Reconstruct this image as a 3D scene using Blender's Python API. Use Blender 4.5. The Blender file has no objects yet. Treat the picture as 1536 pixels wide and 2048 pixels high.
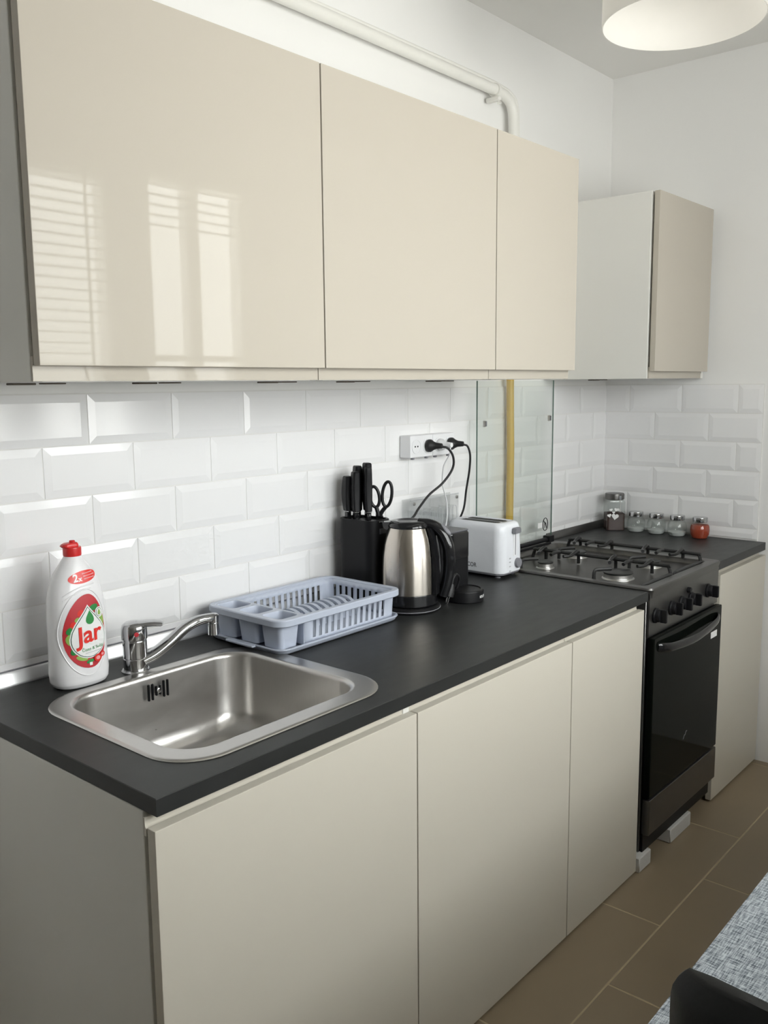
import bpy, bmesh, math, random
from mathutils import Vector, Matrix
random.seed(4)
PI = math.pi
sc = bpy.context.scene
C = sc.collection

# ------------------------------------------------------------------ camera
CAM = Vector((-0.69708, -1.65989, 1.39712))
yaw, pitch, roll, F_PX = 0.86054, -0.14288, -0.00953, 1789.13
fw = Vector((math.sin(yaw)*math.cos(pitch), math.cos(yaw)*math.cos(pitch), math.sin(pitch)))
r0 = Vector((math.cos(yaw), -math.sin(yaw), 0)); u0 = r0.cross(fw)
cr, sr = math.cos(roll), math.sin(roll)
rt = cr*r0 + sr*u0; up = -sr*r0 + cr*u0
cd = bpy.data.cameras.new('camera'); cam = bpy.data.objects.new('camera', cd); C.objects.link(cam)
cd.sensor_fit = 'VERTICAL'; cd.sensor_height = 24.0; cd.lens = 24.0*F_PX/2048.0
cd.clip_start = 0.02; cd.clip_end = 60
M = Matrix(((rt.x, up.x, -fw.x, CAM.x), (rt.y, up.y, -fw.y, CAM.y), (rt.z, up.z, -fw.z, CAM.z), (0, 0, 0, 1)))
cam.matrix_world = M
sc.camera = cam

# ------------------------------------------------------------------ sky, daylight, exposure
SKY = 28.5
w = bpy.data.worlds.new('world'); sc.world = w; w.use_nodes = True
nt = w.node_tree; nt.nodes.clear()
out = nt.nodes.new('ShaderNodeOutputWorld'); bg = nt.nodes.new('ShaderNodeBackground')
tc = nt.nodes.new('ShaderNodeTexCoord'); sx = nt.nodes.new('ShaderNodeSeparateXYZ'); rp = nt.nodes.new('ShaderNodeValToRGB')
nt.links.new(tc.outputs['Generated'], sx.inputs[0]); nt.links.new(sx.outputs['Z'], rp.inputs['Fac'])
e = rp.color_ramp.elements                      # overcast sky: brighter towards the zenith, darker ground and street below
e[0].position = 0.0; e[0].color = (0.45, 0.445, 0.435, 1)
e[1].position = 1.0; e[1].color = (0.98, 0.99, 1.0, 1)
q = e.new(0.04); q.color = (0.475, 0.48, 0.48, 1)
nt.links.new(rp.outputs['Color'], bg.inputs['Color']); bg.inputs['Strength'].default_value = SKY
nt.links.new(bg.outputs[0], out.inputs['Surface'])
vs = sc.view_settings
vs.view_transform = 'Standard'; vs.look = 'None'; vs.gamma = 1.0; vs.use_curve_mapping = False; vs.exposure = 0.0
sc.display_settings.display_device = 'sRGB'
sc.cycles.use_denoising = True
sc.cycles.max_bounces = 10; sc.cycles.diffuse_bounces = 6; sc.cycles.transparent_max_bounces = 16
sc.cycles.caustics_reflective = False; sc.cycles.caustics_refractive = False
sc.cycles.sample_clamp_indirect = 6.0

WIN = [(-0.08, 1.186, 1.08, 2.16), (1.282, 1.806, 1.08, 2.20)]       # openings in the window wall
YW = -2.0
for i, (a, b, c_, d_) in enumerate(WIN):
    ld = bpy.data.lights.new('daylight_portal', 'AREA'); ld.shape = 'RECTANGLE'; ld.size = b-a; ld.size_y = d_-c_
    ld.cycles.is_portal = True
    lo = bpy.data.objects.new('daylight_portal', ld); C.objects.link(lo)
    lo.location = ((a+b)/2, YW-0.13, (c_+d_)/2); lo.rotation_euler = (PI/2, 0, 0)

# ------------------------------------------------------------------ materials
def mat(name, col, rough=0.5, metal=0.0, coat=0.0, noise=None, bump=None, spec=0.5, ior=None, coat_rough=0.03, rough_var=None):
    m = bpy.data.materials.new(name); m.use_nodes = True
    n = m.node_tree; b = n.nodes['Principled BSDF']
    b.inputs['Base Color'].default_value = (*col, 1); b.inputs['Roughness'].default_value = rough
    b.inputs['Metallic'].default_value = metal; b.inputs['Coat Weight'].default_value = coat
    b.inputs['Coat Roughness'].default_value = coat_rough
    b.inputs['Specular IOR Level'].default_value = spec
    t = n.nodes.new('ShaderNodeTexCoord')
    if noise is None: noise = (30, 0.03)
    s, amt = noise[0], noise[1]
    mp = n.nodes.new('ShaderNodeMapping'); n.links.new(t.outputs['Object'], mp.inputs[0])
    if len(noise) > 2: mp.inputs['Scale'].default_value = noise[2]
    nz = n.nodes.new('ShaderNodeTexNoise'); nz.inputs['Scale'].default_value = s; nz.inputs['Detail'].default_value = 4
    n.links.new(mp.outputs[0], nz.inputs['Vector'])
    mx = n.nodes.new('ShaderNodeMix'); mx.data_type = 'RGBA'
    mx.inputs['A'].default_value = (*[max(0, c*(1-amt)) for c in col], 1); mx.inputs['B'].default_value = (*[min(1, c*(1+amt)) for c in col], 1)
    n.links.new(nz.outputs['Fac'], mx.inputs['Factor']); n.links.new(mx.outputs['Result'], b.inputs['Base Color'])
    if rough_var:
        mr = n.nodes.new('ShaderNodeMapRange'); mr.inputs['To Min'].default_value = rough-rough_var; mr.inputs['To Max'].default_value = rough+rough_var
        n.links.new(nz.outputs['Fac'], mr.inputs['Value']); n.links.new(mr.outputs[0], b.inputs['Roughness'])
    if bump:
        nb = n.nodes.new('ShaderNodeTexNoise'); nb.inputs['Scale'].default_value = bump[0]; nb.inputs['Detail'].default_value = 3
        mb = n.nodes.new('ShaderNodeMapping'); n.links.new(t.outputs['Object'], mb.inputs[0])
        if len(bump) > 3: mb.inputs['Scale'].default_value = bump[3]
        n.links.new(mb.outputs[0], nb.inputs['Vector'])
        bp = n.nodes.new('ShaderNodeBump'); bp.inputs['Strength'].default_value = bump[1]; bp.inputs['Distance'].default_value = bump[2]
        n.links.new(nb.outputs['Fac'], bp.inputs['Height']); n.links.new(bp.outputs[0], b.inputs['Normal'])
    return m

def glass(name, tint, refl=0.06, rough=0.02):
    m = bpy.data.materials.new(name); m.use_nodes = True
    n = m.node_tree; n.nodes.clear()
    o = n.nodes.new('ShaderNodeOutputMaterial'); mx = n.nodes.new('ShaderNodeMixShader')
    tr = n.nodes.new('ShaderNodeBsdfTransparent'); gl = n.nodes.new('ShaderNodeBsdfGlossy')
    lw = n.nodes.new('ShaderNodeLayerWeight'); lw.inputs['Blend'].default_value = 0.2
    mr = n.nodes.new('ShaderNodeMapRange'); mr.inputs['To Min'].default_value = refl; mr.inputs['To Max'].default_value = min(1, refl+0.3)
    t = n.nodes.new('ShaderNodeTexCoord'); nz = n.nodes.new('ShaderNodeTexNoise'); nz.inputs['Scale'].default_value = 6
    n.links.new(t.outputs['Object'], nz.inputs['Vector'])
    mc = n.nodes.new('ShaderNodeMix'); mc.data_type = 'RGBA'
    mc.inputs['A'].default_value = (*[c*0.985 for c in tint], 1); mc.inputs['B'].default_value = (*tint, 1)
    n.links.new(nz.outputs['Fac'], mc.inputs['Factor']); n.links.new(mc.outputs['Result'], tr.inputs['Color'])
    gl.inputs['Roughness'].default_value = rough
    n.links.new(lw.outputs['Facing'], mr.inputs['Value']); n.links.new(mr.outputs[0], mx.inputs['Fac'])
    n.links.new(tr.outputs[0], mx.inputs[1]); n.links.new(gl.outputs[0], mx.inputs[2]); n.links.new(mx.outputs[0], o.inputs['Surface'])
    return m

def weave_mat(name):
    m = bpy.data.materials.new(name); m.use_nodes = True
    n = m.node_tree; b = n.nodes['Principled BSDF']; b.inputs['Roughness'].default_value = 0.9; b.inputs['Specular IOR Level'].default_value = 0.15
    t = n.nodes.new('ShaderNodeTexCoord')
    fac = []
    for sc_ in ((55, 700, 300), (700, 55, 300)):
        mp = n.nodes.new('ShaderNodeMapping'); mp.inputs['Scale'].default_value = sc_
        nz = n.nodes.new('ShaderNodeTexNoise'); nz.inputs['Scale'].default_value = 1.0; nz.inputs['Detail'].default_value = 2
        n.links.new(t.outputs['Object'], mp.inputs[0]); n.links.new(mp.outputs[0], nz.inputs['Vector']); fac.append(nz)
    ad = n.nodes.new('ShaderNodeMath'); ad.operation = 'ADD'
    n.links.new(fac[0].outputs['Fac'], ad.inputs[0]); n.links.new(fac[1].outputs['Fac'], ad.inputs[1])
    rp = n.nodes.new('ShaderNodeValToRGB'); e = rp.color_ramp.elements
    e[0].position = 0.38; e[0].color = (0.07, 0.085, 0.10, 1); e[1].position = 0.60; e[1].color = (0.42, 0.45, 0.48, 1)
    hf = n.nodes.new('ShaderNodeMath'); hf.operation = 'MULTIPLY'; hf.inputs[1].default_value = 0.5
    n.links.new(ad.outputs[0], hf.inputs[0]); n.links.new(hf.outputs[0], rp.inputs['Fac']); n.links.new(rp.outputs['Color'], b.inputs['Base Color'])
    bp = n.nodes.new('ShaderNodeBump'); bp.inputs['Strength'].default_value = 0.4; bp.inputs['Distance'].default_value = 0.001
    n.links.new(hf.outputs[0], bp.inputs['Height']); n.links.new(bp.outputs[0], b.inputs['Normal'])
    return m

def shade_mat():
    m = mat('white_lamp_fabric', (0.80, 0.79, 0.76), 0.85, bump=(300, 0.1, 0.0006)); n = m.node_tree
    o = n.nodes['Material Output']; tl = n.nodes.new('ShaderNodeBsdfTranslucent'); mx = n.nodes.new('ShaderNodeMixShader')
    tl.inputs['Color'].default_value = (0.86, 0.85, 0.82, 1); mx.inputs['Fac'].default_value = 0.45
    n.links.new(n.nodes['Principled BSDF'].outputs[0], mx.inputs[1]); n.links.new(tl.outputs[0], mx.inputs[2]); n.links.new(mx.outputs[0], o.inputs['Surface'])
    return m

MAT = dict(
    wall=mat('white_wall_paint', (0.83, 0.825, 0.81), 0.85, noise=(3, 0.01), bump=(160, 0.05, 0.001)),
    ceil=mat('ceiling_paint', (0.80, 0.79, 0.765), 0.9, noise=(3, 0.01)),
    tile=mat('white_glazed_tile', (0.84, 0.835, 0.835), 0.13, noise=(4, 0.01), bump=(9, 0.05, 0.002)),
    grout=mat('grey_white_grout', (0.74, 0.73, 0.71), 0.9),
    front=mat('beige_gloss_front', (0.485, 0.445, 0.38), 0.022, noise=(2, 0.01), spec=0.17),
    lower=mat('beige_satin_front', (0.57, 0.535, 0.46), 0.30, noise=(2, 0.01), bump=(420, 0.06, 0.0006)),
    carc=mat('white_melamine', (0.74, 0.73, 0.69), 0.45, noise=(4, 0.01)),
    edge=mat('beige_edge_band', (0.60, 0.53, 0.43), 0.35),
    dark_gap=mat('brown_gap', (0.10, 0.08, 0.06), 0.7),
    top=mat('charcoal_laminate', (0.024, 0.025, 0.0245), 0.42, spec=0.32, noise=(14, 0.18, (1, 3, 1)), bump=(260, 0.06, 0.0005), rough_var=0.06),
    alu=mat('aluminium_trim', (0.72, 0.72, 0.72), 0.32, metal=0.85),
    steel=mat('brushed_steel', (0.56, 0.545, 0.525), 0.30, metal=1.0, noise=(40, 0.06, (1, 14, 1)), rough_var=0.05),
    kettle=mat('kettle_steel', (0.62, 0.57, 0.51), 0.27, metal=1.0, noise=(9, 0.10, (1, 1, 0.25)), rough_var=0.05),
    steel_dark=mat('stove_steel', (0.15, 0.146, 0.14), 0.34, metal=0.9, noise=(40, 0.06, (1, 10, 1))),
    hob_plate=mat('hob_plate_steel', (0.085, 0.080, 0.074), 0.36, metal=0.7, noise=(20, 0.1)),
    chrome=mat('chrome', (0.52, 0.52, 0.53), 0.07, metal=1.0),
    black=mat('black_plastic', (0.008, 0.008, 0.009), 0.42, spec=0.22),
    black_gloss=mat('black_gloss_plastic', (0.010, 0.010, 0.011), 0.12),
    black_glass=mat('black_oven_glass', (0.004, 0.005, 0.004), 0.05, spec=0.06),
    iron=mat('black_enamel_iron', (0.014, 0.014, 0.014), 0.40),
    burner=mat('burner_alu', (0.55, 0.54, 0.52), 0.35, metal=0.9),
    rubber=mat('black_rubber', (0.015, 0.015, 0.016), 0.5),
    leather=mat('black_leather', (0.008, 0.009, 0.009), 0.45, spec=0.3, bump=(220, 0.2, 0.0006)),
    white_plastic=mat('white_plastic', (0.80, 0.80, 0.81), 0.28),
    bottle=mat('white_bottle_plastic', (0.82, 0.81, 0.82), 0.22),
    toaster=mat('toaster_white', (0.80, 0.815, 0.85), 0.22),
    grey_plastic=mat('grey_plastic', (0.22, 0.22, 0.24), 0.4),
    rack=mat('blue_grey_plastic', (0.47, 0.51, 0.60), 0.38),
    red_cap=mat('red_plastic', (0.60, 0.025, 0.025), 0.3),
    red_print=mat('red_print', (0.50, 0.035, 0.045), 0.35),
    red_text=mat('red_lettering', (0.72, 0.03, 0.02), 0.35),
    pink_print=mat('pink_print', (0.80, 0.35, 0.36), 0.35),
    white_print=mat('white_print', (0.85, 0.85, 0.84), 0.4),
    green_print=mat('green_print', (0.03, 0.25, 0.06), 0.35),
    lime_print=mat('lime_print', (0.28, 0.45, 0.10), 0.35),
    dark_green=mat('dark_green_print', (0.02, 0.10, 0.05), 0.35),
    grey_print=mat('grey_print', (0.12, 0.12, 0.13), 0.45),
    pale_print=mat('pale_grey_print', (0.45, 0.46, 0.48), 0.45),
    yellow=mat('yellow_hose', (0.62, 0.40, 0.06), 0.45, bump=(150, 0.1, 0.001)),
    pipe=mat('white_pipe_paint', (0.78, 0.77, 0.73), 0.4),
    floor=mat('brown_floor_tile', (0.245, 0.190, 0.125), 0.42, noise=(5, 0.10), rough_var=0.05),
    fgrout=mat('beige_floor_grout', (0.42, 0.34, 0.22), 0.9),
    block=mat('white_concrete_block', (0.55, 0.54, 0.52), 0.95, bump=(90, 0.4, 0.003)),
    coffee=mat('brown_cocoa', (0.045, 0.018, 0.014), 0.9, bump=(200, 0.3, 0.002)),
    paprika=mat('red_paprika', (0.36, 0.045, 0.012), 0.9, bump=(200, 0.3, 0.002)),
    salt=mat('pale_salt', (0.62, 0.63, 0.62), 0.8, bump=(200, 0.2, 0.001)),
    table=mat('table_wood', (0.30, 0.20, 0.12), 0.5, noise=(8, 0.2, (1, 8, 1))),
    frame=mat('white_window_frame', (0.80, 0.80, 0.78), 0.4),
    slat=mat('white_blind_slat', (0.78, 0.78, 0.76), 0.5),
    lid_edge=mat('green_glass_edge', (0.10, 0.17, 0.14), 0.15),
    cloth=weave_mat('grey_woven_cloth'), shade=shade_mat(),
    glass=glass('clear_glass', (0.97, 0.98, 0.975)),
    jar_glass=glass('jar_glass', (0.93, 0.95, 0.94), 0.06, 0.03),
    lid_glass=glass('greenish_lid_glass', (0.975, 0.99, 0.978), 0.03),
    acrylic=glass('clear_acrylic', (0.965, 0.97, 0.97), 0.04, 0.06),
)

nk = MAT['kettle'].node_tree; pk = nk.nodes['Principled BSDF']                # lathe-brushed: highlights stretch along the height
tg = nk.nodes.new('ShaderNodeTangent'); tg.direction_type = 'RADIAL'; tg.axis = 'Z'
nk.links.new(tg.outputs[0], pk.inputs['Tangent']); pk.inputs['Anisotropic'].default_value = 0.85; pk.inputs['Anisotropic Rotation'].default_value = 0.25

# ------------------------------------------------------------------ helpers
def link(o, parent=None):
    C.objects.link(o)
    if parent is not None: o.parent = parent
    return o

def obj(name, bm, m, parent=None, loc=None, rot=None, sharp=38, kind=None):
    bmesh.ops.recalc_face_normals(bm, faces=bm.faces[:])
    me = bpy.data.meshes.new(name); bm.to_mesh(me); bm.free()
    for mm in (m if isinstance(m, (list, tuple)) else [m]): me.materials.append(MAT[mm])
    me.shade_smooth(); me.set_sharp_from_angle(angle=math.radians(sharp))
    o = link(bpy.data.objects.new(name, me), parent)
    wn = o.modifiers.new('weighted_normals', 'WEIGHTED_NORMAL'); wn.keep_sharp = True; wn.weight = 90
    if loc: o.location = loc
    if rot: o.rotation_euler = rot
    if kind: o['kind'] = kind
    return o

def tag(o, label, cat, group=None):
    o['label'] = label; o['category'] = cat
    if group: o['group'] = group
    return o

def thing(name, label, cat, loc=(0, 0, 0), rotz=0, group=None):
    o = bpy.data.objects.new(name, None); C.objects.link(o); o.empty_display_size = 0.05
    o.location = loc; o.rotation_euler = (0, 0, rotz)
    return tag(o, label, cat, group)

def box(bm, x0, x1, y0, y1, z0, z1, bev=0.0, seg=2):
    t = bmesh.new()
    v = [t.verts.new((x, y, z)) for x in (x0, x1) for y in (y0, y1) for z in (z0, z1)]
    for f in ((0, 1, 3, 2), (4, 6, 7, 5), (0, 4, 5, 1), (2, 3, 7, 6), (0, 2, 6, 4), (1, 5, 7, 3)): t.faces.new([v[i] for i in f])
    if bev > 0:
        bmesh.ops.bevel(t, geom=t.edges[:], offset=bev, segments=seg, profile=0.5, affect='EDGES')
    merge(bm, t); return bm

def merge(bm, t, mx=None):
    vm = {}
    for v in t.verts: vm[v] = bm.verts.new(mx @ v.co if mx else v.co)
    for f in t.faces:
        try:
            nf = bm.faces.new([vm[v] for v in f.verts]); nf.material_index = f.material_index
        except ValueError: pass
    t.free()

def B(*a, bev=0.0, seg=2): return box(bmesh.new(), *a, bev=bev, seg=seg)

def ring_faces(bm, a, b, closed=True):
    n = len(a)
    for i in range(n if closed else n-1):
        j = (i+1) % n
        bm.faces.new((a[i], a[j], b[j], b[i]))

def loft(bm, rings, cap0=True, cap1=True):
    vr = [[bm.verts.new(p) for p in r] for r in rings]
    for a, b in zip(vr, vr[1:]): ring_faces(bm, a, b)
    if cap0: bm.faces.new(vr[0][::-1])
    if cap1: bm.faces.new(vr[-1])
    return bm

def rrect(hx, hy, r, z, cx=0, cy=0, n=5):
    r = min(r, hx-1e-5, hy-1e-5); p = []
    for sx, sy, a0 in ((1, 1, 0), (-1, 1, 90), (-1, -1, 180), (1, -1, 270)):
        for i in range(n+1):
            a = math.radians(a0+90*i/n)
            p.append((cx+sx*(hx-r)+r*math.cos(a), cy+sy*(hy-r)+r*math.sin(a), z))
    return p

def lathe(bm, prof, seg=28, cx=0, cy=0, axis='z', cap=True):
    def P(r, h, a):
        c, s = r*math.cos(a), r*math.sin(a)
        return (cx+c, cy+s, h) if axis == 'z' else ((cx+c, h, cy+s) if axis == 'y' else (h, cx+c, cy+s))
    rings = [[P(max(r, 1e-4), h, 2*PI*i/seg) for i in range(seg)] for r, h in prof]
    return loft(bm, rings, cap, cap)

def catmull(pts, n=8):
    P = [Vector(p) for p in pts]; P = [2*P[0]-P[1]]+P+[2*P[-1]-P[-2]]; o = []
    for i in range(1, len(P)-2):
        for k in range(n):
            t = k/n; a, b, c, d = P[i-1:i+3]
            o.append(0.5*((2*b)+(c-a)*t+(2*a-5*b+4*c-d)*t*t+(3*b-a-3*c+d)*t**3))
    o.append(P[-2]); return o

def tube(bm, pts, r, seg=8, closed=False, flat=None):
    pts = [Vector(p) for p in pts]; n = len(pts)
    rr = r if isinstance(r, (list, tuple)) else [r]*n
    rings = []; nrm = None
    for i in range(n):
        if closed: t = (pts[(i+1) % n]-pts[i-1]).normalized()
        else: t = (pts[min(i+1, n-1)]-pts[max(i-1, 0)]).normalized()
        if nrm is None:
            nrm = Vector((0, 0, 1)) if abs(t.z) < 0.9 else Vector((1, 0, 0))
            if flat: nrm = Vector(flat)
        nrm = (nrm-t*nrm.dot(t)).normalized(); bn = t.cross(nrm)
        k = rr[i] if isinstance(rr[i], tuple) else (rr[i], rr[i])
        rings.append([pts[i]+nrm*k[0]*math.cos(2*PI*j/seg)+bn*k[1]*math.sin(2*PI*j/seg) for j in range(seg)])
    vr = [[bm.verts.new(p) for p in q] for q in rings]
    for a, b in zip(vr, vr[1:]): ring_faces(bm, a, b)
    if closed: ring_faces(bm, vr[-1], vr[0])
    else: bm.faces.new(vr[0][::-1]); bm.faces.new(vr[-1])
    return bm

def T(pts, r, seg=8, closed=False, flat=None): return tube(bmesh.new(), pts, r, seg, closed, flat)
def L(prof, seg=28, cx=0, cy=0, axis='z'): return lathe(bmesh.new(), prof, seg, cx, cy, axis)

def prism(bm, poly, d0, d1, axis='y'):
    def P(a, b, d): return {'y': (a, d, b), 'x': (d, a, b), 'z': (a, b, d)}[axis]
    return loft(bm, [[P(a, b, d0) for a, b in poly], [P(a, b, d1) for a, b in poly]])

def text_mesh(s, size, fn, bold=0.0, extrude=0.0, shear=0.0):
    cu = bpy.data.curves.new('lettering', 'FONT'); cu.body = s; cu.size = size; cu.offset = bold; cu.shear = shear
    cu.align_x = 'CENTER'; cu.align_y = 'CENTER'; cu.resolution_u = 4
    o = bpy.data.objects.new('lettering', cu); C.objects.link(o)
    dg = bpy.context.evaluated_depsgraph_get(); me = bpy.data.meshes.new_from_object(o.evaluated_get(dg))
    bm = bmesh.new(); bm.from_mesh(me)
    for v in bm.verts: v.co = Vector(fn(v.co.x, v.co.y))
    bpy.data.objects.remove(o); bpy.data.curves.remove(cu); bpy.data.meshes.remove(me)
    return bm

# ------------------------------------------------------------------ room shell
XR, ZC, ZT, TP = 2.5872, 2.525, 1.3818, 0.20765
XL, WT = -3.6, 0.0826
TH = TP/2
HC = 0.8206                                   # worktop height
def struct(name, bm, m): return obj(name, bm, m, kind='structure')
wall_back = struct('wall_back', B(XL-.15, XR+.15, 0.004, 0.15, 0, ZC), 'wall')
wall_right = struct('wall_right', B(XR+.004, XR+.15, YW-.12, 0.004, 0, ZC), 'wall')
wall_left = struct('wall_left', B(XL-.15, XL, YW-.12, 0.004, 0, ZC), 'wall')
bm = bmesh.new()
(a0, b0, c0, d0), (a1, b1, c1, d1) = WIN
box(bm, XL, a0, YW-.12, YW, 0, ZC); box(bm, b0, a1, YW-.12, YW, 0, ZC); box(bm, b1, XR+.004, YW-.12, YW, 0, ZC)
for a, b, c_, d_ in WIN:
    box(bm, a, b, YW-.12, YW, 0, c_); box(bm, a, b, YW-.12, YW, d_, ZC)
wall_front = struct('wall_front', bm, 'wall')
ceiling = struct('ceiling', B(XL-.15, XR+.15, YW-.12, 0.15, ZC, ZC+.12), 'ceil')
floor = struct('floor', B(XL-.15, XR+.15, YW-.12, 0.15, -.12, -.0006), 'fgrout')
# floor tiles 58.5 x 59 cm, half bond
fmesh = {}
def piece(name, key, maker, m, parent, loc):
    if key not in fmesh:
        b_ = maker(); bmesh.ops.recalc_face_normals(b_, faces=b_.faces[:])
        me = bpy.data.meshes.new(name); b_.to_mesh(me); b_.free(); me.materials.append(MAT[m])
        fmesh[key] = me
    o = link(bpy.data.objects.new(name, fmesh[key]), parent); o.location = loc
    return o
def floor_tile_bm(w, d):
    b_ = bmesh.new(); g = 0.0022; s = 0.0015
    loft(b_, [[(g, g, -.003), (w-g, g, -.003), (w-g, d-g, -.003), (g, d-g, -.003)],
              [(g, g, -.0006), (w-g, g, -.0006), (w-g, d-g, -.0006), (g, d-g, -.0006)],
              [(g+s, g+s, 0), (w-g-s, g+s, 0), (w-g-s, d-g-s, 0), (g+s, d-g-s, 0)]], False, True)
    return b_
FW, FD = 0.585, 0.59
for r in range(-3, 3):
    y0 = -0.80+r*FD; y1 = y0+FD
    off = 1.385 if r == 0 else (1.385 if r % 2 == 0 else 1.675)
    k = math.floor((XL-off)/FW)
    while off+k*FW < XR:
        x0, x1 = off+k*FW, off+(k+1)*FW; k += 1
        cx0, cx1, cy0, cy1 = max(x0, XL), min(x1, XR+.004), max(y0, YW), min(y1, 0.004)
        if cx1-cx0 < .02 or cy1-cy0 < .02: continue
        ww, dd = round(cx1-cx0, 4), round(cy1-cy0, 4)
        piece('floor_tile', ('f', ww, dd), lambda: floor_tile_bm(ww, dd), 'floor', floor, (cx0, cy0, 0))

# bevelled wall tiles
def tile_bm(w, h, full_l, full_r, full_b):
    b_ = bmesh.new(); g = 0.0012; bv = 0.016; e0, e1 = 0.0022, 0.0048
    l, r_, bt = (bv if full_l else 0), (bv if full_r else 0), (bv if full_b else 0)
    def R(x0, x1, z0, z1, d): return [(x0, -d, z0), (x1, -d, z0), (x1, -d, z1), (x0, -d, z1)]
    rings = [R(g, w-g, g, h-g, -0.004), R(g, w-g, g, h-g, e0)]
    el = R(g+l, w-g-r_, g+bt, h-g-bv, e1)
    loft(b_, rings+[el], False, True)
    return b_
ROWS = [(ZT-(k+1)*TH, ZT-k*TH) for k in range(6)]
for k, (z0, z1) in enumerate(ROWS):
    zz0 = max(z0, HC+.006); fb = z0 >= HC
    x = 0.30358-5*TP-(0.5*TP if k % 2 else 0)
    while x < XR-.01:
        xe = min(x+TP, XR-.002)
        wd, hh = round(xe-x, 4), round(z1-zz0, 4)
        fr = xe == x+TP
        piece('wall_tile', ('b', wd, hh, fr, fb), lambda: tile_bm(wd, hh, True, fr, fb), 'tile', wall_back, (x, 0, zz0))
        x += TP
    y = 0.0 if k % 2 else TP/2-TP
    # right wall, going from the corner towards the room
    pos = 0.0
    first = TP if k % 2 else TP/2
    while pos < 0.605:
        wd = first if pos == 0.0 else TP
        wd = min(wd, 0.608-pos); fl = not (pos == 0.0 and k % 2 == 0)
        wd, hh = round(wd, 4), round(z1-zz0, 4)
        o = piece('wall_tile', ('r', wd, hh, fl, fb), lambda: tile_bm(wd, hh, fl, True, fb), 'tile', wall_right, (XR, -pos, zz0))
        o.rotation_euler = (0, 0, -PI/2)
        pos += wd
# grout bed behind the tiles
obj('grout_bed', B(-.85, XR, -.0012, .006, HC, ZT+.0015), 'grout', wall_back)
obj('grout_bed', B(XR-.0012, XR+.006, -.609, 0, HC, ZT+.0015), 'grout', wall_right)
# edge strips where the worktops meet the tiles
struct('trim_1', prism(bmesh.new(), [(-.0008, HC), (-.018, HC), (-.018, HC+.005), (-.012, HC+.022), (-.0085, HC+.027), (-.0008, HC+.027)], 0.0, 1.606, 'x'), 'alu')
struct('trim_2', prism(bmesh.new(), [(-.0008, HC), (-.018, HC), (-.018, HC+.005), (-.012, HC+.022), (-.0085, HC+.027), (-.0008, HC+.027)], 2.135, XR-.001, 'x'), 'steel_dark')
obj('seal', prism(bmesh.new(), [(-.0015, HC+.027), (-.0085, HC+.027), (-.0085, HC+.0295), (-.0015, HC+.0295)], 0.0, 1.606, 'x'), 'grey_plastic', bpy.data.objects['trim_1'])

# windows
def window(name, a, b, c_, d_, mull, rails, slats):
    o = struct(name, bmesh_frame(a, b, c_, d_), 'frame')
    for mx_ in mull: obj('mullion', B(mx_-.030, mx_+.030, YW-.09, YW-.035, c_+.05, d_-.05, bev=.004, seg=1), 'frame', o)
    for rz in rails: obj('glazing_bar', B(a+.05, b-.05, YW-.08, YW-.05, rz-.012, rz+.012, bev=.003, seg=1), 'frame', o)
    xs = [a+.05]+[m_ for m_ in mull]+[b-.05]
    for p, q in zip(xs, xs[1:]):
        obj('pane', B(p+(0.030 if p in mull else 0), q-(0.030 if q in mull else 0), YW-.066, YW-.062, c_+.05, d_-.05), 'glass', o)
    obj('window_sill', B(a-.04, b+.04, YW-.03, YW+.05, c_-.03, c_, bev=.004), 'frame', o)
    if slats > 10:
        for tx in (a+.10, (a+b)/2-.1, b-.136): obj('ladder_tape', B(tx-.006, tx+.006, YW-.001, YW+.0005, c_+.02, d_-.03), 'slat', o)
    for k in range(slats):
        z = d_-.04-k*.036
        piece('blind_slat', ('s', name), lambda: slat_bm(b-a-.03), 'slat', o, ((a+b)/2, YW-.012, z))
    return o
def bmesh_frame(a, b, c_, d_):
    b_ = bmesh.new(); t = .05
    box(b_, a, a+t, YW-.10, YW-.03, c_, d_, .004, 1); box(b_, b-t, b, YW-.10, YW-.03, c_, d_, .004, 1)
    box(b_, a+t, b-t, YW-.10, YW-.03, c_, c_+t, .004, 1); box(b_, a+t, b-t, YW-.10, YW-.03, d_-t, d_, .004, 1)
    return b_
def slat_bm(w_):
    b_ = bmesh.new(); prof = [(-.011, -.0015), (0, .0010), (.011, .0015)]
    for dz in (0,):
        lo = [[(sx*w_/2, y, z) for sx in (-1, 1)] for y, z in prof]
    vs_ = [[b_.verts.new((x, y, z+k)) for x, y, z in row] for k in (0, .0012) for row in lo]
    n = len(prof)
    for i in range(n-1):
        b_.faces.new((vs_[i][0], vs_[i][1], vs_[i+1][1], vs_[i+1][0]))
        b_.faces.new((vs_[n+i][0], vs_[n+i][1], vs_[n+i+1][1], vs_[n+i+1][0]))
    for i, j in ((0, n), (n-1, 2*n-1)): b_.faces.new((vs_[i][0], vs_[i][1], vs_[j][1], vs_[j][0]))
    return b_
window('window_1', *WIN[0], [.50], [], 32)
window('window_2', *WIN[1], [1.53], [1.50, 1.42], 6)

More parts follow.
